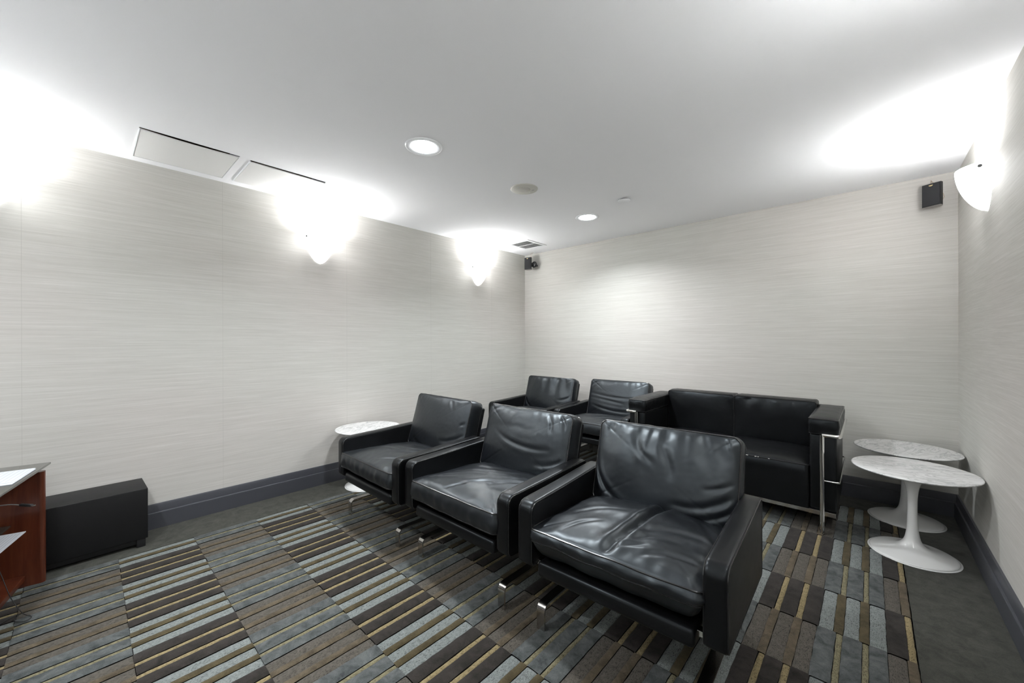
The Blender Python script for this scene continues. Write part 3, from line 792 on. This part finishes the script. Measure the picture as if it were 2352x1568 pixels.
sconce('right', 1.365, 'glowing frosted half-bowl lamp on the right wall beside the camera')
sconce('right', -.400, 'glowing frosted half-bowl lamp on the right wall behind the camera')

# ------------------------------------------------------------------ satellite speakers
def satellite(x, y, z, rz, label, tiltx, mount, wires):
    s = empty('satellite_speaker', (x, y, z), rz, label, 'speaker', 'small black wall speakers')
    w_, h_, d_ = .048, .078, .062
    prof = [(-w_, 0), (w_, 0)] + [(w_*math.cos(R(a)), .020+(d_-.020)*math.sin(R(a))) for a in range(0, 181, 12)]
    n = len(prof); V = []; F = []
    Tm = Matrix.Rotation(R(tiltx), 4, 'X')
    for zz in (-h_, h_):
        for a, b_ in prof: V.append(Vector((a, b_, zz)))
    F = [(i, (i+1) % n, n+(i+1) % n, n+i) for i in range(n)]+[tuple(range(n, 2*n))]
    V = [Tm @ v for v in V]
    mk('cabinet', V, F, M['plastic'], s, True, 40)
    Vb = [Tm @ Vector((a, b_, -h_-.0005)) for a, b_ in prof]; Vb2 = [Tm @ Vector((a, b_, -h_+.002)) for a, b_ in prof]
    mk('underside', Vb+Vb2, [tuple(range(n))]+[(i, (i+1) % n, n+(i+1) % n, n+i) for i in range(n)], M['underside'], s, True, 40)
    g = MB().box(-w_+.003, w_-.003, -.006, 0.0005, -h_+.004, h_-.004, .002).xf(Tm).build('grille', M['grille'], s)
    g2 = MB(); pts = [(-.011, .066), (.011, .066)]+[(.011*math.cos(R(a)), .066-.008*math.sin(R(a))) for a in range(15, 180, 15)]
    V = [Tm @ Vector((a, -.0062, b_)) for a, b_ in pts]+[Tm @ Vector((a, -.0076, b_)) for a, b_ in pts]; k = len(pts)
    mk('badge', V, [(i, (i+1) % k, k+(i+1) % k, k+i) for i in range(k)]+[tuple(range(k)), tuple(range(k, 2*k))], M['gold'], g, False)
    return s
inv = lambda s, p: (Matrix.Translation(s.location) @ Matrix.Rotation(s.rotation_euler.z, 4, 'Z')).inverted() @ Vector(p)
s1 = satellite(.316, 3.955, 2.236, R(-27), 'small black speaker high on the back wall in the right corner', 0, 0, 0)
q = inv(s1, (.335, YB-.001, 2.21)); 
MB().tube([(0, .055, -.005), (q.x, q.y, -.005)], .012, 14).build('wall_mount', M['plastic'], s1)
pts = [inv(s1, p) for p in [(.325, YB-.003, 2.368), (.330, YB-.015, 2.352), (.352, YB-.03, 2.325), (.345, 4.01, 2.300), (.335, 4.0, 2.292)]]
MB().tube(pts, .0016, 6).build('wire', M['wire'], s1)
pts = [inv(s1, p) for p in [(.325, YB-.003, 2.368), (.322, YB-.02, 2.345), (.345, YB-.035, 2.315), (.350, 4.0, 2.300)]]
MB().tube(pts, .0016, 6).build('wire', M['wire'], s1)
pts = [inv(s1, p) for p in [(.350, 3.985, 2.262), (.375, 3.985, 2.240), (.380, 3.985, 2.215), (.365, 3.985, 2.185), (.350, 3.985, 2.180)]]
MB().tube(pts, .0016, 6).build('wire', M['wire'], s1)
s2 = satellite(-3.312, 3.925, 2.250, R(8), 'small black speaker high on the back wall in the far left corner', 0, 0, 0)
q = inv(s2, (-3.275, YB-.001, 2.235))
MB().lathe([(0, 0), (.038, .0), (.042, .012), (.03, .03), (0, .036)], 24).xf(Matrix.Translation(inv(s2, (-3.268, 4.015, 2.240))) @ Matrix.Rotation(R(90), 4, 'X')).build('swivel', M['plastic'], s2)
MB().tube([inv(s2, (-3.285, 3.97, 2.235)), q], .013, 14).build('wall_mount', M['plastic'], s2)
for dx in (0, .022):
    MB().tube([inv(s2, (-3.295+dx, 3.955, 2.322)), inv(s2, (-3.295+dx, 3.965, 2.375)), inv(s2, (-3.295+dx, 4.0, H-.002))], .0014, 6).build('wire', M['wire'], s2)
